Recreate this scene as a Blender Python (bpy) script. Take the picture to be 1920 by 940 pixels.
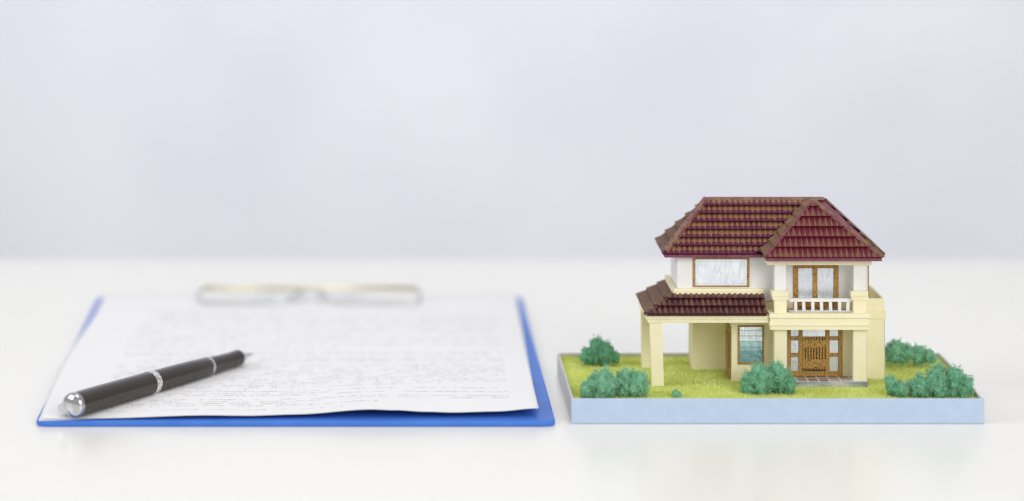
import bpy, bmesh, math, random
import numpy as np
from mathutils import Vector, Matrix, noise

for o in list(bpy.data.objects):
    bpy.data.objects.remove(o)
S = bpy.context.scene
COL = S.collection
R = math.radians

# ------------------------------------------------------------------ camera
CAM_Z, CAM_D, FPX = 0.30315, 1.32, 5482.0       # eye height above the table, metres to y = 0, focal length in photo pixels
cd = bpy.data.cameras.new('camera')
cam = bpy.data.objects.new('camera', cd); COL.objects.link(cam)
cam.location = (0, -CAM_D, CAM_Z)
cam.rotation_euler = (R(90), 0, 0)
cd.sensor_width = 36; cd.sensor_fit = 'HORIZONTAL'
cd.lens = FPX / 1920 * 36
cd.shift_x = (960 - 697) / 1920
cd.shift_y = -(470 + 458) / 1920
cd.clip_start = 0.05; cd.clip_end = 50
cd.dof.use_dof = True
cd.dof.focus_distance = 1.364
cd.dof.aperture_fstop = 3.2
S.camera = cam

# ------------------------------------------------------------------ light
W = bpy.data.worlds.new('World'); S.world = W; W.use_nodes = True
bg = W.node_tree.nodes['Background']
bg.inputs[0].default_value = (1.0, 0.985, 0.955, 1)
bg.inputs[1].default_value = 0.45

def area(name, loc, target, sx, sy, power, col=(1, 1, 1)):
    l = bpy.data.lights.new(name, 'AREA'); l.shape = 'RECTANGLE'
    l.size, l.size_y = sx, sy; l.energy = power; l.color = col
    o = bpy.data.objects.new(name, l); COL.objects.link(o)
    o.location = loc
    o.rotation_euler = (Vector(target) - Vector(loc)).to_track_quat('-Z', 'Y').to_euler()
    return o
area('window_light', (1.1, -2.1, 1.05), (0.05, 0.05, 0.02), 1.5, 1.2, 30, (1.0, 0.98, 0.94))
area('side_window_light', (-2.0, -0.6, 1.2), (-0.05, 0.1, 0), 1.2, 1.2, 16, (0.98, 0.98, 1.0))
area('wall_wash_light', (0.1, 1.0, 0.9), (0.1, 1.3, 0.0), 1.2, 0.15, 1.7, (0.97, 0.975, 1.0)).data.spread = R(80)  # added out of view only to brighten the wall, kept off the table
for lx, ly in ((-0.55, -0.35), (-0.15, -0.35), (0.35, -0.5), (0.35, 0.35)):
    area('ceiling_light', (lx, ly, 2.0), (lx, ly, 0), 0.22, 0.22, 2.4, (1, 0.98, 0.95))

vs = S.view_settings
vs.view_transform = 'Standard'; vs.look = 'None'; vs.exposure = 0.1; vs.gamma = 1
vs.use_curve_mapping = False

# ------------------------------------------------------------------ helpers
def mx(px, y): return (px - 697) * (CAM_D + y) / FPX        # metres across, from a measurement at depth y
def mz(py, y): return CAM_Z - (py + 458) * (CAM_D + y) / FPX  # metres up
WM = {}
def reg(o, parent=None, kind=None, label=None, cat=None, group=None):
    COL.objects.link(o)
    if parent is not None:
        o.parent = parent
        o.matrix_parent_inverse = WM[parent.name].inverted()
    if kind: o['kind'] = kind
    if label: o['label'] = label
    if cat: o['category'] = cat
    if group: o['group'] = group
    WM[o.name] = Matrix.Identity(4)
    return o
def empty(name, loc, label, cat, group=None):
    o = bpy.data.objects.new(name, None); o.location = loc; o.empty_display_size = 0.01
    reg(o, None, None, label, cat, group)
    WM[o.name] = Matrix.Translation(loc)
    return o
def mesh_obj(name, bm, mat, parent=None, smooth=False, **k):
    me = bpy.data.meshes.new(name); bm.to_mesh(me); bm.free()
    me.materials.append(mat)
    if smooth:
        me.shade_smooth()
    return reg(bpy.data.objects.new(name, me), parent, **k)
def bm_box(bm, x0, x1, y0, y1, z0, z1):
    v = [bm.verts.new(p) for p in ((x0,y0,z0),(x1,y0,z0),(x1,y1,z0),(x0,y1,z0),(x0,y0,z1),(x1,y0,z1),(x1,y1,z1),(x0,y1,z1))]
    for f in ((3,2,1,0),(4,5,6,7),(0,1,5,4),(1,2,6,5),(2,3,7,6),(3,0,4,7)):
        bm.faces.new([v[i] for i in f])
    return v
def box(name, x0, x1, y0, y1, z0, z1, mat, parent=None, bev=0.00012, jit=0.0, **k):
    bm = bmesh.new(); vs_ = bm_box(bm, x0, x1, y0, y1, z0, z1)
    if jit:
        for v in vs_: v.co += Vector((random.uniform(-jit, jit), 0, random.uniform(-jit, jit)))
    if bev: bmesh.ops.bevel(bm, geom=bm.edges[:], offset=bev, segments=1, affect='EDGES')
    return mesh_obj(name, bm, mat, parent, **k)
def hexa(name, pts, mat, parent=None, **k):     # 8 corners, bottom four then top four
    bm = bmesh.new(); v = [bm.verts.new(p) for p in pts]
    for f in ((3,2,1,0),(4,5,6,7),(0,1,5,4),(1,2,6,5),(2,3,7,6),(3,0,4,7)):
        bm.faces.new([v[i] for i in f])
    bmesh.ops.recalc_face_normals(bm, faces=bm.faces[:])
    bmesh.ops.bevel(bm, geom=bm.edges[:], offset=0.0001, segments=1, affect='EDGES')
    return mesh_obj(name, bm, mat, parent, **k)
def tube(bm, pts, r, seg=12, cap=True):
    pts = [Vector(p) for p in pts]; rings = []
    up = Vector((0, 0, 1))
    for i, p in enumerate(pts):
        t = (pts[min(i+1, len(pts)-1)] - pts[max(i-1, 0)]).normalized()
        a = t.cross(up)
        if a.length < 1e-4: a = Vector((1, 0, 0))
        a.normalize(); b = a.cross(t)
        rr = r[i] if isinstance(r, (list, tuple)) else r
        rings.append([bm.verts.new(p + (a*math.cos(q) + b*math.sin(q))*rr) for q in [2*math.pi*j/seg for j in range(seg)]])
    for A, B in zip(rings, rings[1:]):
        for j in range(seg):
            bm.faces.new((A[j], A[(j+1) % seg], B[(j+1) % seg], B[j]))
    if cap:
        bm.faces.new(rings[0][::-1]); bm.faces.new(rings[-1])
    bmesh.ops.recalc_face_normals(bm, faces=bm.faces[:])

# ------------------------------------------------------------------ materials
def mat(name, col, rough=0.6, metal=0.0, spec=0.5):
    m = bpy.data.materials.new(name); m.use_nodes = True
    b = m.node_tree.nodes['Principled BSDF']
    b.inputs['Base Color'].default_value = (*col, 1)
    b.inputs['Roughness'].default_value = rough
    b.inputs['Metallic'].default_value = metal
    b.inputs['Specular IOR Level'].default_value = spec
    return m
def N(m, t, **k):
    n = m.node_tree.nodes.new(t)
    for a, v in k.items(): setattr(n, a, v)
    return n
def L(m, a, b): m.node_tree.links.new(a, b)
def bsdf(m): return m.node_tree.nodes['Principled BSDF']
def coords(m, scale=(1, 1, 1)):
    tc = N(m, 'ShaderNodeTexCoord'); mp = N(m, 'ShaderNodeMapping')
    mp.inputs['Scale'].default_value = scale
    L(m, tc.outputs['Object'], mp.inputs['Vector'])
    return mp.outputs['Vector']
def noisy(m, scale, c0, c1, lo=0.35, hi=0.65, detail=4, stretch=(1, 1, 1), bump=0.0, bscale=None, bdist=0.0002):
    v = coords(m, stretch)
    n = N(m, 'ShaderNodeTexNoise'); n.inputs['Scale'].default_value = scale; n.inputs['Detail'].default_value = detail
    L(m, v, n.inputs['Vector'])
    r = N(m, 'ShaderNodeValToRGB')
    r.color_ramp.elements[0].position = lo; r.color_ramp.elements[0].color = (*c0, 1)
    r.color_ramp.elements[1].position = hi; r.color_ramp.elements[1].color = (*c1, 1)
    L(m, n.outputs['Fac'], r.inputs['Fac']); L(m, r.outputs['Color'], bsdf(m).inputs['Base Color'])
    if bump:
        n2 = N(m, 'ShaderNodeTexNoise'); n2.inputs['Scale'].default_value = bscale or scale; n2.inputs['Detail'].default_value = 5
        L(m, v, n2.inputs['Vector'])
        b = N(m, 'ShaderNodeBump'); b.inputs['Strength'].default_value = bump; b.inputs['Distance'].default_value = bdist
        L(m, n2.outputs['Fac'], b.inputs['Height']); L(m, b.outputs['Normal'], bsdf(m).inputs['Normal'])
    return m

M = {}
M['table'] = noisy(mat('white_laminate', (.86,.86,.85), 0.27, spec=0.4), 3, (.85,.848,.815), (.87,.868,.835), 0.3, 0.7, bump=0.02, bscale=40, bdist=0.0005)
M['wall'] = noisy(mat('wall_paint', (.6,.6,.66), 0.9, spec=0.2), 6, (.70,.717,.80), (.76,.777,.86), 0.3, 0.7, detail=2, bump=0.15, bscale=60, bdist=0.002)
M['blue'] = noisy(mat('blue_plastic', (.04,.15,.72), 0.5, spec=0.3), 60, (.05,.175,.62), (.06,.20,.68), bump=0.06, bscale=900, bdist=0.0001)
M['cream'] = noisy(mat('cream_card', (.82,.76,.52), 0.75, spec=0.3), 140, (.86,.795,.54), (.90,.845,.61), 0.3, 0.7, bump=0.25, bscale=1500, bdist=0.0001)
M['white'] = noisy(mat('white_card', (.8,.8,.8), 0.7, spec=0.3), 120, (.76,.75,.735), (.84,.84,.845), 0.25, 0.6, bump=0.2, bscale=1300, bdist=0.0001)
M['grey_edge'] = mat('raw_card_edge', (.50,.55,.62), 0.8)
M['box_front'] = noisy(mat('pale_blue_paper', (.5,.62,.8), 0.6, spec=0.35), 220, (.44,.55,.72), (.47,.58,.75), bump=0.2, bscale=1600, bdist=0.0001)
M['box_side'] = noisy(mat('grey_board', (.52,.53,.55), 0.65, spec=0.35), 160, (.50,.49,.475), (.60,.585,.57), stretch=(1, .3, 1), bump=0.2, bscale=1600, bdist=0.0001)
M['lawn'] = noisy(mat('lawn_flock', (.40,.46,.06), 0.9, spec=0.1), 90, (.52,.58,.13), (.66,.70,.22))
def attr_mix(m, a, b, attr, lo=0.0, hi=1.0):
    at = N(m, 'ShaderNodeAttribute'); at.attribute_name = attr
    r = N(m, 'ShaderNodeValToRGB')
    r.color_ramp.elements[0].position = lo; r.color_ramp.elements[0].color = (*a, 1)
    r.color_ramp.elements[1].position = hi; r.color_ramp.elements[1].color = (*b, 1)
    L(m, at.outputs['Fac'], r.inputs['Fac']); L(m, r.outputs['Color'], bsdf(m).inputs['Base Color'])
    return r, at
M['grass'] = mat('grass_flock', (.4,.5,.08), 0.85, spec=0.15)
attr_mix(M['grass'], (.56,.64,.14), (.82,.90,.38), 'tint')
M['bush'] = mat('green_foam', (.09,.28,.18), 0.9, spec=0.1)
attr_mix(M['bush'], (.10,.345,.205), (.37,.66,.46), 'tint')

def wood_mat():
    m = mat('stained_wood', (.36,.19,.04), 0.5, spec=0.35)
    v = coords(m, (1, 1, 1))
    n = N(m, 'ShaderNodeTexNoise'); n.inputs['Scale'].default_value = 1500; n.inputs['Detail'].default_value = 3; n.inputs['Roughness'].default_value = 0.7
    L(m, v, n.inputs['Vector'])
    r = N(m, 'ShaderNodeValToRGB'); e = r.color_ramp.elements
    e[0].position = 0.35; e[0].color = (.035,.022,.016, 1); e[1].position = 0.47; e[1].color = (.42,.235,.055, 1)
    x = e.new(0.70); x.color = (.53,.32,.09, 1)
    L(m, n.outputs['Fac'], r.inputs['Fac']); L(m, r.outputs['Color'], bsdf(m).inputs['Base Color'])
    return m
M['wood'] = wood_mat()
M['dark_wood'] = noisy(mat('dark_backing_wood', (.06,.04,.025), 0.6), 900, (.035,.022,.016), (.12,.07,.03))  # darker wood backing that shows between the door slats
def foil_mat(name, c0, c1):
    m = mat(name, c0, 0.28, 0.55)
    noisy(m, 420, c0, c1, 0.3, 0.7, detail=6, stretch=(1, 1, .55), bump=0.5, bscale=700, bdist=0.0004)
    return m
M['foil'] = foil_mat('window_foil', (.66,.72,.81), (.86,.89,.94))
M['foil_dim'] = foil_mat('door_foil', (.56,.61,.69), (.72,.76,.82))
M['teal_glass'] = foil_mat('teal_glass', (.14,.34,.385), (.33,.52,.56))
M['teal_mid'] = foil_mat('teal_mid_glass', (.26,.50,.52), (.46,.66,.68))
M['pale_glass'] = foil_mat('pale_glass', (.55,.68,.72), (.80,.86,.90))

def tile_mat(name, gloss, tan, wlo, whi):
    m = mat(name, gloss, 0.36, spec=0.5)
    at = N(m, 'ShaderNodeAttribute'); at.attribute_name = 'wear'
    n = N(m, 'ShaderNodeTexNoise'); n.inputs['Scale'].default_value = 500; n.inputs['Detail'].default_value = 4
    L(m, coords(m), n.inputs['Vector'])
    a = N(m, 'ShaderNodeMath', operation='MULTIPLY_ADD'); a.inputs[1].default_value = 0.7; L(m, n.outputs['Fac'], a.inputs[0])
    L(m, at.outputs['Fac'], a.inputs[2])
    oi = N(m, 'ShaderNodeObjectInfo')
    a2 = N(m, 'ShaderNodeMath', operation='MULTIPLY_ADD'); a2.inputs[1].default_value = 0.5; a2.inputs[2].default_value = -0.25
    L(m, oi.outputs['Random'], a2.inputs[0])
    a3 = N(m, 'ShaderNodeMath', operation='ADD'); L(m, a.outputs[0], a3.inputs[0]); L(m, a2.outputs[0], a3.inputs[1]); a = a3
    r = N(m, 'ShaderNodeValToRGB')
    r.color_ramp.elements[0].position = wlo; r.color_ramp.elements[0].color = (*gloss, 1)
    r.color_ramp.elements[1].position = whi; r.color_ramp.elements[1].color = (*tan, 1)
    L(m, a.outputs[0], r.inputs['Fac']); L(m, r.outputs['Color'], bsdf(m).inputs['Base Color'])
    return m
M['tile_main'] = tile_mat('dry_brushed_tile', (.105,.013,.045), (.27,.14,.068), 0.55, 1.0)
M['tile_red'] = tile_mat('red_tile', (.135,.012,.030), (.185,.080,.042), 0.55, 1.2)
M['tile_dark'] = tile_mat('dark_tile', (.055,.011,.018), (.15,.065,.032), 0.6, 1.35)
def ribbed(nm='ribbed_brown', ca=(.125,.068,.043), cb=(.205,.115,.070)):
    m = mat(nm, (.22,.12,.075), 0.7, spec=0.25)
    w = N(m, 'ShaderNodeTexWave'); w.wave_type = 'BANDS'; w.bands_direction = 'Y'
    w.inputs['Scale'].default_value = 2600 / 6.283 * 1.0; w.inputs['Distortion'].default_value = 0.5
    L(m, coords(m), w.inputs['Vector'])
    n = N(m, 'ShaderNodeTexNoise'); n.inputs['Scale'].default_value = 300
    L(m, coords(m), n.inputs['Vector'])
    r = N(m, 'ShaderNodeValToRGB')
    r.color_ramp.elements[0].position = .3; r.color_ramp.elements[0].color = (*ca, 1)
    r.color_ramp.elements[1].position = .7; r.color_ramp.elements[1].color = (*cb, 1)
    L(m, n.outputs['Fac'], r.inputs['Fac']); L(m, r.outputs['Color'], bsdf(m).inputs['Base Color'])
    b = N(m, 'ShaderNodeBump'); b.inputs['Strength'].default_value = 0.6; b.inputs['Distance'].default_value = 0.0002
    L(m, w.outputs['Fac'], b.inputs['Height']); L(m, b.outputs['Normal'], bsdf(m).inputs['Normal'])
    return m
M['ribbed'] = ribbed()
M['ribbed_pale'] = ribbed('ribbed_tan', (.17,.095,.060), (.27,.155,.095))
M['maroon'] = noisy(mat('maroon_gloss', (.2,.045,.08), 0.32), 300, (.15,.030,.065), (.23,.06,.11), bump=0.15, bscale=700)
M['hip'] = noisy(mat('brown_ridge', (.24,.11,.08), 0.45), 260, (.15,.050,.050), (.235,.12,.075), 0.4, 0.62)
M['floor_tile'] = noisy(mat('streaked_floor_tile', (.3,.2,.16), 0.4), 500, (.19,.11,.08), (.70,.64,.60), 0.42, 0.66, stretch=(.12, 1.6, 1))
M['grout'] = mat('pale_grout', (.72,.70,.70), 0.7)
M['slab'] = noisy(mat('grey_slab', (.4,.42,.44), 0.7), 400, (.20,.22,.25), (.55,.57,.60), stretch=(.2, 1, 1))
M['pen_black'] = mat('pen_lacquer', (.024,.017,.012), 0.19, spec=0.65)
M['chrome'] = mat('chrome', (.60,.60,.62), 0.07, 1.0)
M['steel'] = mat('satin_steel', (.70,.71,.72), 0.32, 1.0)
M['brass'] = mat('pale_brass', (.74,.69,.50), 0.32, 1.0)
def ring_mat():
    m = mat('engraved_ring', (.85,.83,.80), 0.2, 1.0)
    vz = N(m, 'ShaderNodeTexVoronoi'); vz.inputs['Scale'].default_value = 620
    L(m, coords(m), vz.inputs['Vector'])
    b = N(m, 'ShaderNodeBump'); b.inputs['Strength'].default_value = 0.8; b.inputs['Distance'].default_value = 0.0006
    L(m, vz.outputs['Distance'], b.inputs['Height']); L(m, b.outputs['Normal'], bsdf(m).inputs['Normal'])
    return m
M['ring'] = ring_mat()

def paper_mat(name, text):
    m = mat(name, (.855,.855,.88), 0.75, spec=0.25)
    if not text: return m
    nt = m.node_tree
    uv = N(m, 'ShaderNodeUVMap'); uv.uv_map = 'UVMap'
    sp = N(m, 'ShaderNodeSeparateXYZ'); L(m, uv.outputs['UV'], sp.inputs[0])
    U, V = sp.outputs['X'], sp.outputs['Y']             # millimetres from the left edge / from the near edge
    def math_(op, a, b=None, c=None):
        n = N(m, 'ShaderNodeMath', operation=op)
        for i, x in enumerate((a, b, c)):
            if x is None: continue
            if isinstance(x, (int, float)): n.inputs[i].default_value = x
            else: L(m, x, n.inputs[i])
        return n.outputs[0]
    def comb(x, y):
        c = N(m, 'ShaderNodeCombineXYZ')
        for i, q in enumerate((x, y)):
            if isinstance(q, (int, float)): c.inputs[i].default_value = q
            else: L(m, q, c.inputs[i])
        return c.outputs[0]
    def white(vec):
        n = N(m, 'ShaderNodeTexWhiteNoise'); n.noise_dimensions = '2D'; L(m, vec, n.inputs['Vector']); return n.outputs['Value']
    lp = 4.6
    row = math_('FLOOR', math_('DIVIDE', V, lp)); fr = math_('FRACT', math_('DIVIDE', V, lp))
    rr = white(comb(row, 3.7)); rr2 = white(comb(row, 9.1))
    band = math_('MULTIPLY', math_('GREATER_THAN', fr, 0.22), math_('LESS_THAN', fr, 0.72))
    mid = math_('MULTIPLY', math_('GREATER_THAN', fr, 0.30), math_('LESS_THAN', fr, 0.56))
    # words: cells of 2.1 mm letters, gaps where a slow noise dips
    cell = math_('FLOOR', math_('DIVIDE', U, 1.75)); cf = math_('FRACT', math_('DIVIDE', U, 1.75))
    tall = math_('GREATER_THAN', white(comb(cell, math_('ADD', row, 0.5))), 0.62)
    body = math_('MAXIMUM', mid, math_('MULTIPLY', band, tall))
    wn = N(m, 'ShaderNodeTexNoise'); wn.noise_dimensions = '2D'; wn.inputs['Scale'].default_value = 0.16; wn.inputs['Detail'].default_value = 1
    L(m, comb(U, math_('MULTIPLY', row, 37.3)), wn.inputs['Vector'])
    word = math_('GREATER_THAN', wn.outputs['Fac'], 0.42)
    strokes = math_('GREATER_THAN', white(comb(math_('FLOOR', math_('DIVIDE', U, 0.58)), math_('ADD', math_('FLOOR', math_('MULTIPLY', fr, 7)), math_('MULTIPLY', row, 13)))), 0.36)
    gap = math_('GREATER_THAN', cf, 0.14)
    left = math_('GREATER_THAN', U, math_('ADD', 26, math_('MULTIPLY', math_('GREATER_THAN', rr2, 0.75), 9)))
    endm = math_('SUBTRACT', 213, math_('MULTIPLY', math_('GREATER_THAN', rr, 0.80), math_('MULTIPLY', rr2, 140)))
    right = math_('LESS_THAN', U, endm)
    page = math_('MULTIPLY', math_('GREATER_THAN', V, 11), math_('LESS_THAN', V, 262))
    full = math_('GREATER_THAN', rr, 0.11)
    ink = body
    for q in (word, strokes, gap, left, right, page, full): ink = math_('MULTIPLY', ink, q)
    ink = math_('MULTIPLY', ink, 0.46)
    mx_ = N(m, 'ShaderNodeMix', data_type='RGBA')
    L(m, ink, mx_.inputs[0])
    mx_.inputs[6].default_value = (.855,.855,.88,1); mx_.inputs[7].default_value = (.16,.14,.12,1)
    L(m, mx_.outputs[2], bsdf(m).inputs['Base Color'])
    return m
M['paper_text'] = paper_mat('printed_paper', True)
M['paper'] = paper_mat('plain_paper', False)

# ------------------------------------------------------------------ setting
box('table_top', -1.3, 1.3, -1.0, 0.4386, -0.03, 0, M['table'], bev=0.002, kind='structure')
box('wall', -3, 3, 1.3, 1.34, -1.2, 2.4, M['wall'], bev=0, kind='structure')

# ------------------------------------------------------------------ clipboard
BT = 0.0026
CB = (-0.1519, 0.0831, 0.0, 0.3045)
cl = empty('clipboard', (-0.0344, 0.15, 0), 'blue plastic clipboard holding printed paper, lying beside the model house', 'clipboard')
def rounded_slab(x0, x1, y0, y1, z0, z1, r, bev):
    bm = bmesh.new(); vs_ = []
    for cx, cy, a0 in ((x1-r, y0+r, -90), (x1-r, y1-r, 0), (x0+r, y1-r, 90), (x0+r, y0+r, 180)):
        for k in range(9):
            a = R(a0 + k*90/8); vs_.append(bm.verts.new((cx + r*math.cos(a), cy + r*math.sin(a), z0)))
    f = bm.faces.new(vs_)
    e = bmesh.ops.extrude_face_region(bm, geom=[f])
    for v in e['geom']:
        if isinstance(v, bmesh.types.BMVert): v.co.z = z1
    bmesh.ops.recalc_face_normals(bm, faces=bm.faces[:])
    hor = [ed for ed in bm.edges if abs(ed.verts[0].co.z - ed.verts[1].co.z) < 1e-7]
    bmesh.ops.bevel(bm, geom=hor, offset=bev, segments=3, affect='EDGES', profile=0.5)
    return bm
mesh_obj('board', rounded_slab(*CB, 0.0001, BT, 0.005, 0.0007), M['blue'], cl)
clip = None
bm = bmesh.new(); bm_box(bm, -0.064, -0.004, 0.286, 0.302, BT+0.0008, BT+0.0016)
bmesh.ops.bevel(bm, geom=bm.edges[:], offset=0.0003, segments=1, affect='EDGES')
clip = mesh_obj('clip', bm, M['steel'], cl)
bm = bmesh.new(); tube(bm, [(-0.0925, .290, .0098), (-0.034, .2905, .0096), (0.0245, .290, .0098)], 0.0013)
mesh_obj('rear_bar', bm, M['brass'], clip, smooth=True)
def smooth_path(ps, n=6):
    out = []
    P = [Vector(p) for p in ps]; P = [P[0]] + P + [P[-1]]
    for i in range(1, len(P)-2):
        for k in range(n):
            t = k/n; a, b, c, d = P[i-1], P[i], P[i+1], P[i+2]
            out.append(0.5*((2*b) + (c-a)*t + (2*a-5*b+4*c-d)*t*t + (3*b-a-3*c+d)*t**3))
    out.append(P[-1]); return out
for s in (-1, 1):
    c0 = -0.034
    path = [(c0+s*0.0585, .290, .0096), (c0+s*0.0605, .286, .0088), (c0+s*0.0600, .279, .0056), (c0+s*0.0560, .2757, .0046), (c0+s*0.036, .2755, .0045), (c0+s*0.0175, .2757, .0046),
            (c0+s*0.0105, .279, .0060), (c0+s*0.0065, .285, .0082), (c0+s*0.003, .288, .0090)]
    bm = bmesh.new(); tube(bm, smooth_path(path), 0.0010, 10)
    mesh_obj('wire_loop', bm, M['steel'], clip, smooth=True)
for s in (-1, 1):
    bm = bmesh.new(); tube(bm, [(-0.034+s*0.022, .294, BT+.0010), (-0.034+s*0.022, .294, BT+.0024)], 0.0022, 14)
    mesh_obj('rivet', bm, M['steel'], clip)

# ------------------------------------------------------------------ paper sheets
def interp(x, tab):
    for (a, va), (b, vb) in zip(tab, tab[1:]):
        if x <= b:
            t = max(0, min(1, (x-a)/(b-a))); t = t*t*(3-2*t)
            return va + (vb-va)*t
    return tab[-1][1]
def sheet(name, corners, lift, fall, z0, m, label, ripple=0.0):
    (fl, fr, br, bl) = [Vector(c) for c in corners]
    nx, ny = 150, 90
    verts, uvs = [], []
    wmm = (fr-fl).length*1000; bow = Vector((-1, 0)); hmm = (bl-fl).length*1000
    for j in range(ny+1):
        t = (j/ny)**1.6
        for i in range(nx+1):
            s = i/nx
            p = fl*(1-s)*(1-t) + fr*s*(1-t) + br*s*t + bl*(1-s)*t
            d = t*hmm/1000
            p = p + bow*.0024*math.sin(math.pi*min(1, t*1.25))*(1-s)**2
            z = z0 + interp(s, lift)*math.exp(-(d/fall)**1.3)
            z += ripple*(0.5+0.5*math.sin(s*9+t*5.0))*math.exp(-d/0.09)*(1-math.exp(-d/0.01))
            z += 0.0011*math.exp(-((s-0.80)/0.16)**2)*math.exp(-((d-0.05)/0.05)**2)
            verts.append((p.x, p.y, z)); uvs.append((s*wmm, t*hmm))
    faces = []
    for j in range(ny):
        for i in range(nx):
            a = j*(nx+1)+i; faces.append((a, a+1, a+nx+2, a+nx+1))
    me = bpy.data.meshes.new(name); me.from_pydata(verts, [], faces)
    ul = me.uv_layers.new(name='UVMap')
    for lp in me.loops: ul.data[lp.index].uv = uvs[lp.vertex_index]
    me.materials.append(m); me.shade_smooth()
    o = reg(bpy.data.objects.new(name, me), None, None, label, 'paper', 'sheets on the clipboard')
    md = o.modifiers.new('thickness', 'SOLIDIFY'); md.thickness = 0.00014; md.offset = 1
    return o
sheet('paper_sheet', ((-0.1505, .0003), (0.0700, .0330), (0.0795, .302), (-0.1485, .302)),
      [(0, .0), (.25, .0001), (.6, .0007), (1, .0003)], 0.03, BT+.0001, M['paper'],
      'lower plain white sheet, its edge showing under the printed page at the near left')
sheet('paper_sheet', ((-0.1497, .0022), (0.0757, .0075), (0.0802, .3035), (-0.1482, .3035)),
      [(0, .0001), (.12, .0002), (.33, .0013), (.42, .0010), (.51, .0015), (.66, .0034), (.71, .0029), (.775, .0020), (.83, .0016), (.91, .0021), (1, .0036)],
      0.055, BT+.0005, M['paper_text'], 'top white page of small printed text, its near edge curling up off the clipboard', 0.0003)

# ------------------------------------------------------------------ pen
PZ = BT + 0.00078
A = Vector((-0.1352, 0.0028, PZ + 0.0058)); B = Vector((-0.0645, 0.1176, PZ + 0.0040))
AX = (B-A).normalized()
pen = empty('pen', (-0.100, 0.066, PZ), 'dark glossy pen with chrome end cap and rings, lying on the printed page', 'pen')
QP = Matrix.Translation(A) @ AX.to_track_quat('Z', 'Y').to_matrix().to_4x4()
def lathe(name, prof, m, parent, seg=64):
    bm = bmesh.new(); rings = []
    for s, r in prof:
        if s > .0618: s = .0618 + (s-.0618)*1.064
        if r < 1e-6: rings.append([bm.verts.new((0, 0, s))])
        else: rings.append([bm.verts.new((r*math.cos(2*math.pi*k/seg), r*math.sin(2*math.pi*k/seg), s)) for k in range(seg)])
    for a, b in zip(rings, rings[1:]):
        for k in range(seg):
            k2 = (k+1) % seg
            if len(a) == 1: bm.faces.new((a[0], b[k2], b[k]))
            elif len(b) == 1: bm.faces.new((a[k], a[k2], b[0]))
            else: bm.faces.new((a[k], a[k2], b[k2], b[k]))
    bmesh.ops.recalc_face_normals(bm, faces=bm.faces[:])
    bm.transform(QP)
    o = mesh_obj(name, bm, m, parent)
    o.data.shade_smooth()
    o.data.set_sharp_from_angle(angle=R(40))
    return o
mm = 0.001
lathe('end_cap', [(-2.4*mm, 0)] + [(-2.4*mm + 2.4*mm*(1-math.cos(a)), 5.6*mm*math.sin(a)) for a in [R(q) for q in range(8, 91, 7)]] + [(0.3*mm, 5.75*mm), (1.4*mm, 5.75*mm), (1.4*mm, 5.0*mm)], M['chrome'], pen)
cap_ = lathe('cap', [(1.4*mm, 5.0*mm), (1.5*mm, 5.55*mm), (12*mm, 5.65*mm), (30*mm, 5.6*mm), (56*mm, 5.5*mm), (57.8*mm, 5.45*mm), (57.8*mm, 4.6*mm)], M['pen_black'], pen)
lathe('center_ring', [(57.8*mm, 4.6*mm), (57.8*mm, 5.6*mm), (58.2*mm, 5.72*mm), (61.4*mm, 5.68*mm), (61.8*mm, 5.55*mm), (61.8*mm, 4.6*mm)], M['ring'], pen)
lathe('barrel', [(61.8*mm, 4.6*mm), (61.9*mm, 5.3*mm), (75*mm, 5.25*mm), (90*mm, 5.0*mm), (102*mm, 4.65*mm), (102.6*mm, 4.55*mm), (102.6*mm, 3.6*mm)], M['pen_black'], pen)
lathe('grip_ring', [(102.6*mm, 3.6*mm), (102.6*mm, 4.65*mm), (102.8*mm, 4.75*mm), (104.2*mm, 4.7*mm), (104.4*mm, 4.55*mm), (104.4*mm, 3.5*mm)], M['chrome'], pen)
lathe('grip', [(104.4*mm, 3.5*mm), (104.5*mm, 4.35*mm), (115*mm, 3.9*mm), (123*mm, 3.75*mm), (127*mm, 3.95*mm), (128.6*mm, 3.9*mm), (128.9*mm, 3.2*mm)], M['pen_black'], pen)
lathe('nose_cone', [(128.9*mm, 2.6*mm), (129*mm, 3.0*mm), (131*mm, 2.6*mm), (136*mm, 1.4*mm), (138.5*mm, 1.0*mm), (138.6*mm, 0.5*mm), (140.6*mm, 0.35*mm), (140.9*mm, 0)], M['chrome'], pen)
# pocket clip on the far-left flank
SIDE = Vector((-AX.y, AX.x, 0)).normalized(); UPV = AX.cross(SIDE); UPV = UPV if UPV.z > 0 else -UPV
OUT = (SIDE*0.93 - UPV*0.30).normalized(); TAN = AX.cross(OUT).normalized()
def pen_pt(s, o, t): return A + AX*s + OUT*o + TAN*t
def pen_block(name, rows, parent):
    bm = bmesh.new(); rs = []
    for s, o0, o1, w in rows:
        rs.append([bm.verts.new(pen_pt(s, o, t)) for o, t in ((o0, -w), (o1, -w*.7), (o1, w*.7), (o0, w))])
    for a, b in zip(rs, rs[1:]):
        for k in range(4): bm.faces.new((a[k], a[(k+1) % 4], b[(k+1) % 4], b[k]))
    bm.faces.new(rs[0]); bm.faces.new(rs[-1])
    bmesh.ops.recalc_face_normals(bm, faces=bm.faces[:])
    bmesh.ops.bevel(bm, geom=bm.edges[:], offset=0.0002, segments=2, affect='EDGES')
    return mesh_obj(name, bm, M['chrome'], parent)
pen_block('pocket_clip', [(-1.6*mm, 2.5*mm, 7.6*mm, 2.6*mm), (0.6*mm, 5.2*mm, 8.3*mm, 2.4*mm), (4*mm, 6.8*mm, 8.2*mm, 2.1*mm), (20*mm, 6.6*mm, 7.6*mm, 1.9*mm), (38*mm, 5.9*mm, 6.9*mm, 1.6*mm), (41*mm, 5.8*mm, 7.2*mm, 1.3*mm)], pen)

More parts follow.
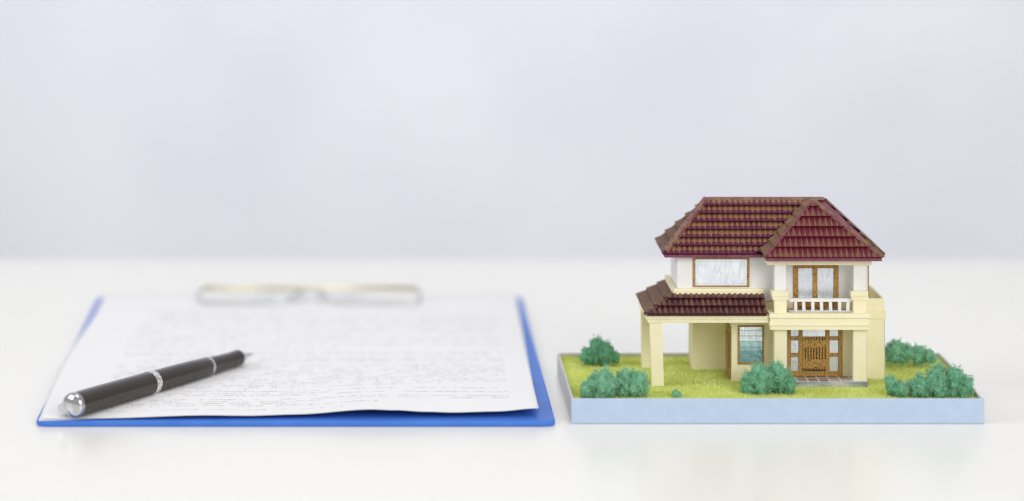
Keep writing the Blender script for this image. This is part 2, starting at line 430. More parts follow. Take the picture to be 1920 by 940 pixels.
# ------------------------------------------------------------------ display base
BX0, BX1, BY0, BY1, RZ = mx(1071, .006), mx(1846, .006), 0.006, 0.109, 0.01145
base = empty('display_base', ((BX0+BX1)/2, (BY0+BY1)/2, 0), 'shallow pale blue tray base with low rim under the model house', 'tray')
T = 0.0013
box('front_panel', BX0, BX1, BY0, BY0+T, 0.0001, RZ, M['box_front'], base, bev=0.0003)
box('side_panel', BX0+.0002, BX0+T, BY0+T, BY1, 0.0001, RZ-.00015, M['box_side'], base, bev=0.0002)
box('side_panel', BX1-T, BX1-.0002, BY0+T, BY1, 0.0001, RZ-.00015, M['box_side'], base, bev=0.0002)
box('back_panel', BX0+T, BX1-T, BY1-T, BY1-.0002, 0.0001, RZ-.0001, M['box_side'], base, bev=0.0002)
G0 = 0.0098
box('tray_floor', BX0+T, BX1-T, BY0+T, BY1-T, 0.0001, G0-.0004, M['lawn'], base, bev=0)

# ------------------------------------------------------------------ grass flock
rng = np.random.default_rng(5)
solid = [(.1690, .2320, .0525, .095), (.1540, .1690, .079, .095), (.2320, .2415, .058, .095), (.1845, .2303, .0400, .0530)]
n = 62000
gx = rng.uniform(BX0+T, BX1-T, n); gy = BY0+T+(BY1-BY0-2*T)*rng.uniform(0, 1, n)**1.15
keep = np.ones(n, bool)
for a, b, c, d in solid: keep &= ~((gx > a) & (gx < b) & (gy > c) & (gy < d))
gx, gy = gx[keep], gy[keep]; n = len(gx)
ang = rng.uniform(0, 2*np.pi, n); la = rng.uniform(0, 2*np.pi, n); ln = rng.uniform(0.0, .0008, n)
h = rng.uniform(.0005, .0012, n); w = rng.uniform(.00011, .0002, n)
vv = np.zeros((n, 3, 3))
vv[:, 0] = np.stack([gx-np.cos(ang)*w, gy-np.sin(ang)*w, np.full(n, G0-.0005)], 1)
vv[:, 1] = np.stack([gx+np.cos(ang)*w, gy+np.sin(ang)*w, np.full(n, G0-.0005)], 1)
vv[:, 2] = np.stack([np.clip(gx+np.cos(la)*ln, BX0+T, BX1-T), np.clip(gy+np.sin(la)*ln, BY0+T, BY1-T), G0-.0004+h], 1)
me = bpy.data.meshes.new('grass'); me.from_pydata(vv.reshape(-1, 3).tolist(), [], np.arange(3*n).reshape(-1, 3).tolist())
at = me.attributes.new('tint', 'FLOAT', 'POINT')
patch = np.array([noise.noise(Vector((a*60, b*60, 3))) for a, b in zip(gx, gy)])
tn = np.clip(rng.uniform(0, 1, n)*.75 + patch*.45 + .12, 0, 1)
at.data.foreach_set('value', np.repeat(tn, 3).astype(np.float32))
me.materials.append(M['grass'])
reg(bpy.data.objects.new('grass', me), None, 'stuff', 'yellow green flocked lawn filling the tray around the model house', 'grass')

# ------------------------------------------------------------------ model house
G = 0.0100
house = empty('model_house', (0.195, 0.065, G), 'two storey cream model house with maroon tiled roof, balcony and open carport', 'house')
WY = 0.0515                                    # front wall plane
LX0, LX1 = .1688, .2325
box('lower_wall', LX0, LX1, WY, .095, G-.001, .0470, M['cream'], house)
box('rear_wall', .1533, LX0-.00005, .078, .0948, G-.001, .0405, M['cream'], house)
ux0 = mx(1270, WY)
box('upper_wall', ux0, LX1+.0002, WY+.0003, .0820, .0472, .0695, M['white'], house)
# side wing with parapet terrace
wy = .057; wx1 = mx(1658, wy); wz = mz(560, wy)
wing = box('side_wing', LX1+.0001, wx1, wy, .0945, G-.001, .0415, M['cream'], house)
box('parapet', LX1+.0003, wx1-.0001, wy+.0001, wy+.0012, .0415, wz, M['cream'], wing)
box('parapet', wx1-.0013, wx1-.0001, wy+.0012, .0944, .0415, wz, M['cream'], wing)
box('parapet', LX1+.0003, wx1-.0013, .0932, .0944, .0415, wz, M['cream'], wing)
box('moulding', mx(1626, wy), mx(1661.5, wy), wy-.0006, wy+.02, mz(598, wy), mz(583, wy), M['cream'], wing)
box('corner_edge', wx1, wx1+.0004, wy+.0002, wy+.0012, G, mz(600, wy), M['grey_edge'], wing, bev=0)

def frame(parent, name, x0, x1, z0, z1, y, t, thick, m, bottom=True):
    f = box(name, x0, x0+t, y-thick, y, z0, z1, m, parent)
    box('frame', x1-t, x1, y-thick, y, z0, z1, m, f)
    box('frame', x0+t, x1-t, y-thick*.92, y, z1-t, z1, m, f)
    if bottom: box('frame', x0+t, x1-t, y-thick*.92, y, z0, z0+t, m, f)
    return f
# louvred window, ground floor
wx0, wx1_, wz0, wz1 = mx(1383.5, WY), mx(1432.5, WY), mz(683, WY), mz(610, WY)
win = frame(house, 'louvred_window', wx0, wx1_, wz0, wz1, WY, .00075, .0007, M['wood'])
win['label'] = 'louvred ground floor window of pale and teal slats in a wood frame'
edges = [0, .105, .26, .415, .57, .685, .845, 1.0]
mats = ['pale_glass', 'pale_glass', 'pale_glass', 'teal_mid', 'teal_glass', 'teal_glass', 'teal_glass']
H_ = wz1-wz0-.0015
for a, b, q in zip(edges, edges[1:], mats):
    zt = wz1-.00075-a*H_; zb = wz1-.00075-b*H_
    hexa('pane', [(wx0+.00075, WY-.00035, zb+.00018), (wx1_-.00075, WY-.00035, zb+.00018), (wx1_-.00075, WY-.0001, zb+.00018), (wx0+.00075, WY-.0001, zb+.00018),
                  (wx0+.00075, WY-.00012, zt), (wx1_-.00075, WY-.00012, zt), (wx1_-.00075, WY+.0001, zt), (wx0+.00075, WY+.0001, zt)], M[q], win)
# upper window
UY = WY+.0003
a0, a1, b0, b1 = mx(1299, UY), mx(1405, UY), mz(538, UY), mz(481, UY)
win = frame(house, 'upper_window', a0, a1, b0, b1, UY, .0012, .0006, M['wood'])
box('pane', mx(1303.5, UY), mx(1400, UY), UY-.00075, UY-.0001, mz(535, UY), mz(486, UY), M['foil'], win, bev=.00006)
box('pane_edge', mx(1394.5, UY), mx(1395.0, UY), UY-.0008, UY-.0007, mz(535, UY), mz(486, UY), M['grey_edge'], win, bev=0)
for pz in (490.5, 531):
    box('pane_edge', mx(1304, UY), mx(1399.5, UY), UY-.0008, UY-.0007, mz(pz+.5, UY), mz(pz, UY), M['grey_edge'], win, bev=0)
# balcony door
a0, a1, b1 = mx(1487, UY), mx(1572, UY), mz(497, UY); b0 = .0441
bd = box('balcony_door', a0, mx(1496.5, UY), UY-.0007, UY, b0, b1, M['wood'], house)
box('stile', mx(1562.5, UY), a1, UY-.0007, UY, b0, b1, M['wood'], bd)
box('stile', mx(1523.5, UY), mx(1532.5, UY), UY-.0008, UY, b0, b1, M['wood'], bd)
for p, q in ((1496.6, 1523.4), (1532.6, 1562.4)):
    box('rail', mx(p, UY), mx(q, UY), UY-.0006, UY, mz(503, UY), b1, M['wood'], bd)
    box('rail', mx(p, UY), mx(q, UY), UY-.0006, UY, b0, mz(567, UY), M['wood'], bd)
    box('pane', mx(p, UY), mx(q, UY), UY-.0003, UY, mz(567, UY), mz(503, UY), M['foil_dim'], bd, bev=0)
# windows on the right flank
box('side_window', LX1+.0002, mx(1629.5, .058), .0580, .0740, mz(543, .058), .0690, M['wood'], house)
sw = box('side_window', wx1+.0004, wx1+.0011, .064, .080, .0165, .0380, M['wood'], house)
box('pane', wx1+.0011, wx1+.0013, .0655, .0785, .018, .0365, M['pale_glass'], sw, bev=0)
# side door under the carport
sd = box('side_door', LX0-.0006, LX0, .0545, .0700, G, mz(613, .0545), M['wood'], house)
box('door_panel', LX0-.0009, LX0-.0006, .0565, .0680, G+.004, .0300, M['wood'], sd)

# porch
PY = .0405
slab = box('porch_floor', mx(1452, PY)-.0006, mx(1626.5, PY), PY-.0009, WY, G-.0006, .01195, M['slab'], house)
px0, px1_ = mx(1453, PY), mx(1625, PY)
box('grout', px0, px1_, PY-.0004, WY-.0001, .01195, .01205, M['grout'], slab, bev=0)
cw = mx(1520.6, PY)-mx(1500, PY)
for r_ in range(3):
    for c in range(9):
        x = px0 + .0006 + c*cw
        if x+cw > px1_+.0015: continue
        y_ = PY-.0003 + r_*.0037
        box('floor_tile', x, min(x+cw-.0009, px1_), y_, y_+.00345, .01206, .01216, M['floor_tile'], slab, bev=0)
# front door with side lights
DY = WY
dz0, dz1 = .0122, .0362
door = box('front_door', mx(1503, DY), mx(1549, DY), DY-.0002, DY, dz0, mz(632, DY), M['dark_wood'], house)
dl = mx(1477, DY)
def dbox(name, p, q, t, b, th, m=M['wood']):
    box(name, mx(p, DY), mx(q, DY), DY-th, DY, max(mz(b, DY), dz0), min(mz(t, DY), dz1), m, door, bev=.00008)
dbox('stile', 1476.5, 1482.5, 610, 705, .0008); dbox('stile', 1497.5, 1504.5, 610, 698, .0009)
dbox('stile', 1547.5, 1555, 610, 698, .0009); dbox('stile', 1572, 1579.5, 610, 705, .0008)
dbox('sill', 1482.6, 1571.9, 696, 705, .0008)
for p, q in ((1482.6, 1497.4), (1555.1, 1571.9)):
    for t, b in ((631, 638), (662, 669)): dbox('rail', p, q, t, b, .0007)
    for t, b in ((610, 631), (638, 662), (669, 696)): dbox('pane', p, q, t, b, .0002, M['foil_dim'])
dbox('pane', 1504.6, 1547.4, 610, 631, .0002, M['foil'])
for k in range(8):
    p = 1505 + k*5.3; dbox('slat', p, p+3.7, 631.5, 693, .0007)
dbox('door_panel', 1504.7, 1547.3, 637, 652, .0011); dbox('door_panel', 1504.7, 1547.8, 673, 690.5, .0012)

# pillars
for i, (p, q) in enumerate(((1452, 1475), (1600, 1625))):
    x0, x1 = mx(p, PY), mx(q, PY)
    pl = box('pillar', x0, x1, PY, PY+.0050, .0121, .0365, M['cream'], house)
    if i: 
        box('card_edge', x1, x1+.0003, PY+.0002, PY+.0010, .0122, .0362, M['grey_edge'], pl, bev=0)
        box('card_edge', x0-.0003, x0, PY+.0002, PY+.0010, .0122, .0362, M['grey_edge'], pl, bev=0)
    else: box('card_edge', x1, x1+.0003, PY+.0002, PY+.0010, .0122, .0362, M['grey_edge'], pl, bev=0)
    pd = box('pedestal', x0, x1, PY, PY+.0050, .0430, mz(562, PY), M['cream'], house)
    box('cap', mx(p-4.5, PY-.0008), mx(q+3, PY-.0008), PY-.0008, PY+.0058, mz(556, PY), mz(546, PY), M['cream'], pd)
    box('cap', mx(p-3, PY-.0008), mx(q+4.0, PY-.0008), PY-.0005, PY+.0055, mz(562.5, PY), mz(556, PY), M['cream'], pd)
    box('upper_column', mx(p+.5, PY), mx(q-1, PY), PY+.0003, PY+.0048, mz(546, PY), mz(497, PY), M['white'], house)
# balcony deck boards
deck = box('balcony_deck', mx(1446, .0385), mx(1628, .0385), .0385, WY, mz(618, .0385), mz(590.5, .0385), M['cream'], house)
for t, b, off in ((589, 597.3, .0009), (597.3, 603.2, .0004), (603.2, 611.5, .0006), (611.5, 619.2, .0002)):
    yy = .0383-off
    box('fascia_board', mx(1444.5, yy)-off*.5, mx(1629, yy)+off*.5, yy, WY+.003, mz(b, yy), mz(t, yy)-.00003, M['cream'], deck, bev=.00015, jit=.00005)
dk = mz(589, .0375)+.00002
for r_ in range(3):
    for c in range(9):
        x = mx(1476, PY) + c*cw
        if x+cw > mx(1602, PY): continue
        box('floor_tile', x, x+cw-.0009, .0416+r_*.0033, .0416+r_*.0033+.0030, dk, dk+.0002, M['floor_tile'], deck, bev=0)
# balustrade
by = .0425
bal = box('balustrade', mx(1479.5, by), mx(1598.5, by), by, by+.0013, mz(566.3, by), mz(560, by), M['white'], house)
box('bottom_rail', mx(1479.5, by), mx(1598, by), by-.0002, by+.0014, dk, mz(583, by), M['white'], bal)
random.seed(4)
for c in (1492, 1507.3, 1524.3, 1540.6, 1557.5, 1574.5, 1590):
    lean = random.uniform(-1.2, 1.2); x0, x1 = mx(c-3, by), mx(c+3, by); l_ = lean*.00010
    z0, z1 = mz(583.2, by), mz(566.2, by)
    hexa('baluster', [(x0-l_, by+.0001, z0), (x1-l_, by+.0001, z0), (x1-l_, by+.0012, z0), (x0-l_, by+.0012, z0), (x0+l_, by+.0001, z1), (x1+l_, by+.0001, z1), (x1+l_, by+.0012, z1), (x0+l_, by+.0012, z1)], M['white'], bal)
# lintel under the front roof
lz0, lz1 = mz(497.5, .0392), mz(487, .0392)
lt = box('lintel', mx(1438.5, .0392), mx(1634.5, .0392), .0392, .0465, lz0, lz1, M['cream'], house)
box('soffit', .1845, .2352, .0466, WY, lz1-.001, lz1, M['white'], lt)

# ------------------------------------------------------------------ carport
CY = .0395
cx0, cx1 = mx(1214, CY), mx(1442, CY)
cz0, cz1 = mz(606, CY), mz(591, CY)
beam = box('carport_beam', cx0, cx1, CY, CY+.004, mz(600, CY), cz1, M['cream'], house)
box('beam_board', cx0+.0003, cx1, CY+.0003, CY+.0038, cz0, mz(600, CY)-.0001, M['cream'], beam)
box('side_beam', cx0+.0001, cx0+.004, CY+.0041, .0862, cz0, cz1-.0001, M['cream'], beam)
box('rear_beam', cx0+.0041, .1532, .0825, .0861, cz0+.0002, cz1-.0002, M['cream'], beam)
box('ceiling_board', cx0+.0041, .1835, CY+.0041, .0824, cz0+.0012, cz0+.0020, M['cream'], beam)
x0t, x1t, x0b, x1b = mx(1218.5, PY), mx(1241.5, PY), mx(1222.5, PY), mx(1245, PY)
hexa('carport_column', [(x0b, PY, G-.0004), (x1b, PY, G-.0004), (x1b, PY+.0042, G-.0004), (x0b, PY+.0042, G-.0004), (x0t, PY, cz0), (x1t, PY, cz0), (x1t, PY+.0042, cz0), (x0t, PY+.0042, cz0)], M['cream'], house)
ry = .0815
x0t, x1t, x0b, x1b = mx(1202, ry), mx(1221, ry), mx(1204, ry), mx(1222.5, ry)
hexa('carport_column', [(x0b, ry, G-.0004), (x1b, ry, G-.0004), (x1b, ry+.004, G-.0004), (x0b, ry+.004, G-.0004), (x0t, ry, cz0), (x1t, ry, cz0), (x1t, ry+.004, cz0), (x0t, ry+.004, cz0)], M['cream'], house)

# ------------------------------------------------------------------ roofs
def tile_mesh(pitch, rowh, amp, drop, lift, style):
    """one pantile: u across, v up the slope, n out; a wavy top, a thick lower lip"""
    nu = 9
    rows_t = (0.0, .10, .22, .36, .62, 1.0)
    tanrow = {'main': (-.4, -.3, .0, .6, .9, .8), 'red': (.45, .75, .65, .35, .0, -.3), 'dark': (.1, .3, .35, .3, .2, .1)}[style]
    verts, faces, wear = [], [], []
    for t, tw in zip(rows_t, tanrow):
        for i in range(nu):
            s = i/(nu-1)
            w = 0.5-0.5*math.cos(2*math.pi*s); w = w**1.3
            rnd = -.00022*max(0, 1-t/.1) * 1.0
            verts.append((s*pitch, t*(rowh*1.12) - drop*w*(1-t), lift*(1-t)+.00008+amp*w*(.75+.25*(1-t))+rnd))
            wear.append(tw + (w-.5)*.8)
    for j in range(len(rows_t)-1):
        for i in range(nu-1):
            a = j*nu+i; faces.append((a, a+1, a+nu+1, a+nu))
    b0 = len(verts)
    for i in range(nu):
        x, y, z = verts[i]; verts.append((x, y+.00025, -.0001)); wear.append(-.6)
    c0 = len(verts)
    for i in range(nu):
        verts.append(verts[i]); wear.append(-.4)
    for i in range(nu-1): faces.append((b0+i, b0+i+1, c0+i+1, c0+i))
    me = bpy.data.meshes.new('tile'); me.from_pydata(verts, [], faces)
    at = me.attributes.new('wear', 'FLOAT', 'POINT'); at.data.foreach_set('value', wear)
    me.shade_smooth()
    return me
def fmat(O, u, v):
    u = Vector(u).normalized(); v = Vector(v).normalized(); n = u.cross(v)
    if n.z < 0: n = -n
    m = Matrix((u, v, n)).transposed().to_4x4(); m.translation = Vector(O)
    return m
def vplane(a, b, inside):
    """vertical plane through a and b, normal pointing away from inside"""
    a, b, i = Vector(a), Vector(b), Vector(inside)
    n = (b-a).cross(Vector((0, 0, 1))).normalized()
    if (i-a).dot(n) > 0: n = -n
    return a, n
def place_piece(name, me0, FM, du, dv, planes, m, parent, scale_jit=True):
    T_ = FM @ Matrix.Translation((du, dv, random.uniform(-.00004, .00004)))
    if scale_jit: T_ = T_ @ Matrix.Rotation(random.gauss(0, .012), 4, 'Z')
    pts = [T_ @ v.co for v in me0.vertices]
    me = me0
    cut = False
    for a, nrm in planes:
        d = [(p-a).dot(nrm) for p in pts]
        if min(d) > -1e-5: return None
        if max(d) > 1e-6: cut = True
    if cut:
        bm = bmesh.new(); bm.from_mesh(me0)
        inv = T_.inverted()
        for a, nrm in planes:
            bmesh.ops.bisect_plane(bm, geom=bm.verts[:]+bm.edges[:]+bm.faces[:], plane_co=inv @ a, plane_no=(inv.to_3x3() @ nrm), clear_outer=True)
        if len(bm.faces) < 3: bm.free(); return None
        me = bpy.data.meshes.new(name); bm.to_mesh(me); bm.free()
    if not me.materials: me.materials.append(m)
    o = bpy.data.objects.new(name, me); COL.objects.link(o)
    o.parent = parent; o.matrix_parent_inverse = WM[parent.name].inverted()
    o.matrix_world = T_
    o.matrix_basis = T_
    return o
def tile_field(O, u, v, ulen, vlen, pitch, rows, amp, drop, lift, planes, m, parent, style):
    FM = fmat(O, u, v); rowh = vlen/rows
    me = tile_mesh(pitch, rowh, amp, drop, lift, style); me.materials.append(m)
    for r_ in range(math.ceil(rows)):
        off = random.uniform(-.3, .3)*pitch*.4
        for c in range(-1, int(ulen/pitch)+2):
            place_piece('tile', me, FM, c*pitch+off, r_*rowh, planes, m, parent)
def course_field(O, u, v, ulen, vlen, rows, lift, planes, m, parent):
    FM = fmat(O, u, v); rowh = vlen/rows
    bm = bmesh.new()
    e = .004
    P = [(-e, 0, -.0002), (ulen+e, 0, -.0002), (ulen+e, rowh*1.1, -.0002), (-e, rowh*1.1, -.0002), (-e, 0, lift), (ulen+e, 0, lift), (ulen+e, rowh*1.1, .0001), (-e, rowh*1.1, .0001)]
    vs_ = [bm.verts.new(p) for p in P]
    for f in ((3,2,1,0),(4,5,6,7),(0,1,5,4),(1,2,6,5),(2,3,7,6),(3,0,4,7)): bm.faces.new([vs_[i] for i in f])
    me = bpy.data.meshes.new('tile_course'); bm.to_mesh(me); bm.free(); me.materials.append(m)
    for r_ in range(rows): place_piece('tile_course', me, FM, 0, r_*rowh, planes, m, parent, False)
def hip_bar(name, a, b, w, h, m, parent, z=.0004):
    a, b = Vector(a)+Vector((0,0,z)), Vector(b)+Vector((0,0,z))
    t = (b-a).normalized(); s = t.cross(Vector((0,0,1))).normalized(); up = s.cross(t)
    bm = bmesh.new(); rs = []
    for p in (a - t*.0004, b + t*(.0002 - z*.9)):
        rs.append([bm.verts.new(p + s*x + up*y) for x, y in ((-w, -h*.6), (-w*.75, h*.55), (-w*.15, h), (w*.15, h), (w*.75, h*.55), (w, -h*.6))])
    for k in range(6): bm.faces.new((rs[0][k], rs[0][(k+1) % 6], rs[1][(k+1) % 6], rs[1][k]))
    bm.faces.new(rs[0]); bm.faces.new(rs[1][::-1])
    bmesh.ops.recalc_face_normals(bm, faces=bm.faces[:])
    return mesh_obj(name, bm, m, parent)
def solid_mesh(name, verts, faces, m, parent):
    bm = bmesh.new(); v = [bm.verts.new(p) for p in verts]
    for f in faces: bm.faces.new([v[i] for i in f])
    bmesh.ops.recalc_face_normals(bm, faces=bm.faces[:])
    return mesh_obj(name, bm, m, parent)
random.seed(11)
EZ, RZ_ = .0693, .0921
LF, LB, RB, RF = Vector((.1375,.0484,EZ)), Vector((.1375,.087,EZ)), Vector((.2395,.087,EZ)), Vector((.2395,.0484,EZ))
KL, KR = Vector((.1595,.0677,RZ_)), Vector((.2150,.0677,RZ_))
EF = .0700
FL, FR = Vector((.1831,.0345,EF)), Vector((.2360,.0345,EF))
AP = Vector((.2083,.0580,RZ_+.0003)); AB = Vector((.2083,.0677,RZ_+.0001)); VL = Vector((.1831,.0490,EF)); VR = Vector((.2360,.0490,EF))
d_ = Vector((0,0,-.0009))
roof = solid_mesh('main_roof', [p+d_*.4 for p in (LF, LB, RB, RF, KL, KR)], [(0,3,5,4), (0,4,1), (1,4,5,2), (3,2,5), (0,1,2,3)], M['maroon'], house)
roof['label'] = 'large maroon hipped roof of stepped tiles over the upper storey'
solid_mesh('front_roof_deck', [p+d_*.4 for p in (FL, FR, VR, VL, AP, AB)], [(0,1,4), (1,2,5,4), (3,0,4,5), (2,3,5), (0,1,2,3)], M['maroon'], roof)
inside_main = Vector((.17, .05, EZ))
hipL = vplane(LF, KL, (.19,.05,EZ)); hipLb = vplane(LB, KL, (.19,.086,EZ)); valL = vplane(VL, AB, (.16,.05,EZ))
frontcap = (Vector((0,.0677,0)), Vector((0,1,0)))
tile_field(LF + Vector((0,0,.0001)), (1,0,0), KL*0+Vector((0,.0193,RZ_-EZ)), .073, math.hypot(.0193, RZ_-EZ), .00257, 6.85, .0010, .0006, .0019, [hipL, valL, frontcap], M['tile_main'], roof, 'main')
hFL = vplane(FL, AP, (.21,.037,EZ)); hFR = vplane(FR, AP, (.21,.037,EZ))
tile_field(FL + Vector((0,0,.0001)), (1,0,0), Vector((0,.0235,AP.z-EF)), .0529, math.hypot(.0235, AP.z-EF), .00256, 5.5, .0010, .0005, .0013, [hFL, hFR, (Vector((0,AP.y,0)), Vector((0,1,0)))], M['tile_red'], roof, 'red')
# left flank of the front hip, main flanks and back
for k in range(6):                              # ribbed step pieces lapped from the front hip over the valley
    q = []
    for t, up in ((k/6, .0016), ((k+1.15)/6 if k < 5 else 1.0, .0003)):
        H_p = FL.lerp(AP, t) + Vector((-.0002, 0, up*.8)); T_p = VL.lerp(AB, t) + Vector((-.0013, -.0004, .0010+up))
        q.append((H_p, T_p))
    (h0, t0), (h1, t1) = q; dn = Vector((0, 0, -.0013))
    hexa('step_tile', [h0+dn, t0+dn, t1+dn, h1+dn, h0, t0, t1, h1], M['ribbed_pale'], roof)
fv = FR.x-AP.x
course_field(VR, (0,-1,0), (-fv,0,AP.z-EF), .0145, math.hypot(fv, AP.z-EF), 6, .0014, [vplane(FR, AP, (.2359,.047,EZ)), vplane(VR, AB, (.2350,.040,EZ)), (Vector((AP.x,0,0)), Vector((-1,0,0)))], M['ribbed'], roof)
course_field(VR-Vector((0,.0006,.0007)), (1,0,0), (0,.0193,RZ_-EZ), .004, math.hypot(.0193, RZ_-EZ), 6, .0009, [vplane(VR, AB, (.2395,.0484,EZ)), vplane(RF, KR, (.2370,.0484,EZ))], M['ribbed'], roof)
course_field(LB, (0,-1,0), (.022,0,RZ_-EZ), .0386, math.hypot(.022, RZ_-EZ), 5, .0020, [vplane(LF, KL, (.138,.067,EZ)), vplane(LB, KL, (.138,.067,EZ))], M['ribbed'], roof)
course_field(RB, (0,-1,0), (-.0255,0,RZ_-EZ), .0386, math.hypot(.0255, RZ_-EZ), 5, .0012, [vplane(RF, KR, (.240,.067,EZ)), vplane(RB, KR, (.240,.067,EZ))], M['ribbed'], roof)
course_field(LB, (1,0,0), (0,-.0193,RZ_-EZ), .103, math.hypot(.0193, RZ_-EZ), 7, .0009, [vplane(LB, KL, (.19,.086,EZ)), vplane(RB, KR, (.19,.086,EZ))], M['ribbed'], roof)
hip_bar('hip_cap', LF, KL, .0017, .0011, M['hip'], roof, .0022); hip_bar('hip_cap', LB, KL, .0010, .0009, M['hip'], roof)
hip_bar('hip_cap', RB, KR, .0011, .0009, M['hip'], roof); hip_bar('hip_cap', FL, AP, .0006, .0006, M['maroon'], roof, .0016)
hip_bar('hip_cap', FR, AP, .0012, .0010, M['hip'], roof, .0013)
hip_bar('front_ridge_cap', AP, AB, .0011, .0007, M['hip'], roof)
hip_bar('ridge_cap', KL, KR, .0014, .0008, M['hip'], roof, .0008)
box('apex_cap', AP.x-.0011, AP.x+.0010, AP.y-.0012, AP.y+.0012, RZ_-.0004, RZ_+.0014, M['hip'], roof, bev=.0003)
# eave boards
def eave(x0, x1, y0, y1, z=EZ, h=.0014): box('eave_board', x0, x1, y0, y1, z-h*.75, z+h*.25, M['maroon'], roof, bev=.0002)
eave(LF.x-.0003, VL.x, LF.y-.0006, LF.y+.0004); eave(LF.x-.0006, LF.x+.0004, LF.y+.0005, LB.y+.0003)
eave(FL.x-.0003, FR.x+.0003, FL.y-.0006, FL.y+.0004, EF); eave(FL.x-.0005, FL.x+.0004, FL.y+.0005, VL.y-.0014, EF); eave(FR.x-.0004, FR.x+.0005, FL.y+.0005, RF.y, EF)
eave(RF.x-.0004, RF.x+.0005, RF.y, RB.y); eave(LF.x, RF.x, RB.y-.0003, RB.y+.0006)

# carport roof
CZ, CT = .0432, .0514
QF, QB, QR = Vector((.1274,.0380,CZ)), Vector((.1274,.0875,CZ)), Vector((.1836,.0380,CZ))
TF, TB, TR = Vector((.1425,.0514,CT)), Vector((.1425,.0875,CT)), Vector((.1836,.0514,CT))
croof = solid_mesh('carport_roof', [p+d_*.35 for p in (QF, QR, TR, TF, TB, QB)], [(0,1,2,3), (0,3,4,5), (1,0,5), (1,5,4), (1,4,3,2)], M['maroon'], house)
croof['label'] = 'small dark maroon tiled roof over the carport'
cv = Vector((0, TF.y-QF.y, CT-CZ))
tile_field(QF + Vector((0,0,.0001)), (1,0,0), cv, .0562, cv.length, .00257, 3, .0008, .0006, .0011, [vplane(QF, TF, (.16,.038,CZ)), (Vector((.1836,0,0)), Vector((1,0,0))), (Vector((0,.0500,0)), Vector((0,1,0)))], M['tile_dark'], croof, 'dark')
cv = Vector((TF.x-QF.x, 0, CT-CZ))
course_field(QB, (0,-1,0), cv, .0495, cv.length, 3, .0011, [vplane(QF, TF, (.128,.06,CZ)), (Vector((0,.0875,0)), Vector((0,1,0))), (Vector((.1425,0,0)), Vector((1,0,0)))], M['ribbed'], croof)
hip_bar('hip_cap', QF, TF, .0008, .0007, M['hip'], croof)
box('top_moulding', .1412, .1836, WY-.0024, WY+.0002, CT-.0007, CT+.0007, M['cream'], house)
box('top_moulding', .1415, .1836, WY-.0013, WY+.0002, CT+.00075, CT+.0018, M['cream'], house)
box('top_moulding', .1410, ux0-.0001, WY+.0003, .0870, CT-.0004, CT+.0018, M['cream'], house)

# ------------------------------------------------------------------ foam bushes
def bush(lobes, seed, label, gran=.00046, tint=0.0):
    rg = np.random.default_rng(seed)
    V, F, TN = [], [], []
    zmin = G0-.0003
    ico = bmesh.new(); bmesh.ops.create_icosphere(ico, subdivisions=3, radius=1)
    ico.verts.ensure_lookup_table()
    iv = [v.co.copy() for v in ico.verts]
    iff = [[v.index for v in f.verts] for f in ico.faces]; ico.free()
    def lump(p):                                    # foam clumps of about 4 mm and 1.5 mm
        a = noise.noise(p*330 + Vector((seed*7.1, 0, 0))); b = noise.noise(p*800); c = noise.noise(p*1700)
        return a*.46 + b*.40 + c*.20
    for cx, cy, cz, rx, ry, rz in lobes:
        c = Vector((cx, cy, cz)); r = Vector((rx, ry, rz)); b0 = len(V)
        for d in iv:
            o = Vector((d.x*rx, d.y*ry, d.z*rz)); p = c + o*(.86*(1+lump(c+o)))
            p.z = max(p.z, zmin); V.append(tuple(p)); TN.append(.3+tint)
        F += [[b0+i for i in f] for f in iff]
        ng = int(4*math.pi*((rx+ry+rz)/3)**2 / (gran*gran) * 2.6)
        dirs = rg.normal(size=(ng, 3)); dirs /= np.linalg.norm(dirs, axis=1)[:, None]
        depth = rg.uniform(.80, 1.10, ng)**1.0; spike = rg.uniform(0, 1, ng) > .965
        ws = rg.normal(size=(ng, 3)); ws /= np.linalg.norm(ws, axis=1)[:, None]
        sz = gran*rg.uniform(.35, 1.0, ng); tt = np.clip(rg.uniform(-.1, 1.0, ng)+tint, 0, 1)
        for k in range(ng):
            d = dirs[k]; o = Vector((d[0]*rx, d[1]*ry, d[2]*rz)); l_ = lump(c+o)
            p = c + o*((depth[k] + (.13 if spike[k] else 0))*(.93 + l_))
            if p.z < zmin: continue
            w = Vector(ws[k]); t1 = w.orthogonal().normalized(); t2 = w.cross(t1); q = float(sz[k]); b0 = len(V)
            V.append(tuple(p+w*q*.8))
            for an in (0, 2.094, 4.189): V.append(tuple(p - w*q*.3 + (t1*math.cos(an)+t2*math.sin(an))*q*.6))
            TN.extend([float(tt[k])]*4)
            F += [[b0, b0+1, b0+2], [b0, b0+2, b0+3], [b0, b0+3, b0+1], [b0+1, b0+3, b0+2]]
    me = bpy.data.meshes.new('bush'); me.from_pydata(V, [], F)
    at = me.attributes.new('tint', 'FLOAT', 'POINT'); at.data.foreach_set('value', TN)
    me.materials.append(M['bush'])
    return reg(bpy.data.objects.new('bush', me), None, None, label, 'bush', 'green foam bushes on the lawn')
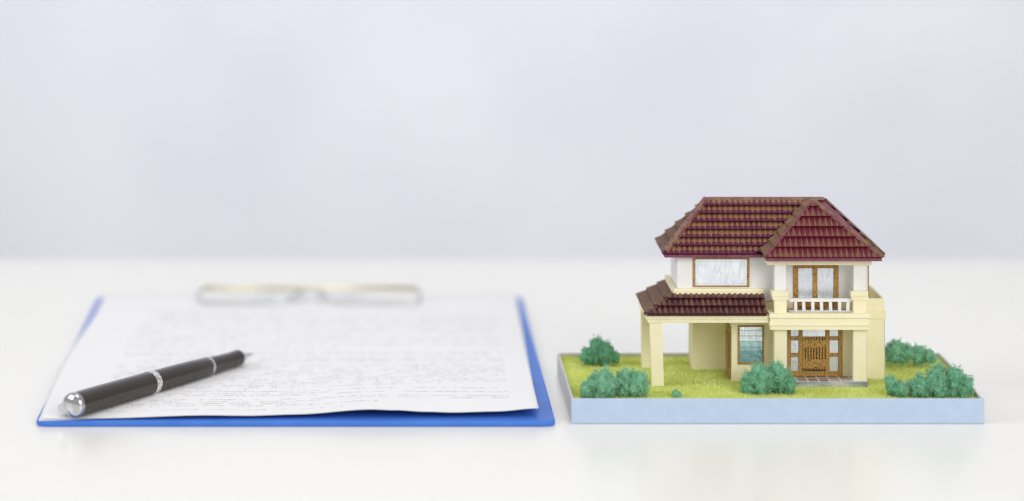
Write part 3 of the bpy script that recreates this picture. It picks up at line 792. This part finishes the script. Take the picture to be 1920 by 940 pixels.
def lobe(p0, p1, q0, q1, y, ry=None):       # measured outline -> lobe standing on the lawn at depth y
    x0, x1, z1, z0 = mx(p0, y), mx(p1, y), mz(q0, y), max(mz(q1, y), G0-.001)
    return ((x0+x1)/2, y, (z0+z1)/2-(z1-z0)*.06, (x1-x0)/2, ry or (x1-x0)/2, (z1-z0)*.56)
bush([lobe(1088, 1118, 651, 680, .088), lobe(1104, 1132, 634, 680, .089, .005), lobe(1122, 1152, 642, 682, .087), lobe(1140, 1162, 660, 680, .087)], 1, 'green foam bush in the far left corner of the lawn, tinted darker for shade', tint=-.12)  # lowered tint paints this bush's shade into the foam colour
bush([lobe(1090, 1125, 708, 746, .018), lobe(1106, 1156, 692, 747, .0165, .0065), lobe(1086, 1112, 722, 746, .016, .004)] + [lobe(1150, 1190, 693, 742, .021, .006), lobe(1172, 1214, 697, 743, .020, .006)], 2, 'wide two-lobed green foam bush at the near left of the lawn', tint=.12)
bush([lobe(1261, 1272, 729, 745, .0170), lobe(1267, 1279, 734, 746, .0172)], 3, 'tiny green foam tuft alone on the near edge of the lawn', tint=.1)
bush([lobe(1388, 1425, 700, 739, .027), lobe(1404, 1452, 684, 738, .0265, .0065), lobe(1436, 1482, 681, 738, .028, .0065), lobe(1462, 1491, 702, 738, .026, .005)], 4, 'round green foam bush beside the front porch')
bush([lobe(1661, 1682, 706, 742, .020), lobe(1674, 1700, 712, 745, .018, .004), lobe(1702, 1742, 708, 745, .0185, .006), lobe(1718, 1732, 697, 716, .020, .002), lobe(1732, 1776, 690, 745, .020, .0065), lobe(1752, 1770, 682, 705, .022, .0025), lobe(1768, 1806, 686, 744, .020, .0065), lobe(1792, 1824, 702, 742, .020, .006)], 5, 'largest lumpy green foam bush at the near right corner', tint=.02)
bush([lobe(1658, 1700, 640, 676, .082), lobe(1680, 1716, 645, 677, .083), lobe(1705, 1738, 650, 679, .083), lobe(1725, 1757, 656, 678, .083)], 6, 'pale green foam bush along the far right rim', tint=.15)

# ------------------------------------------------------------------ render
S.cycles.filter_width = 1.25
S.render.resolution_x, S.render.resolution_y = 1024, 501
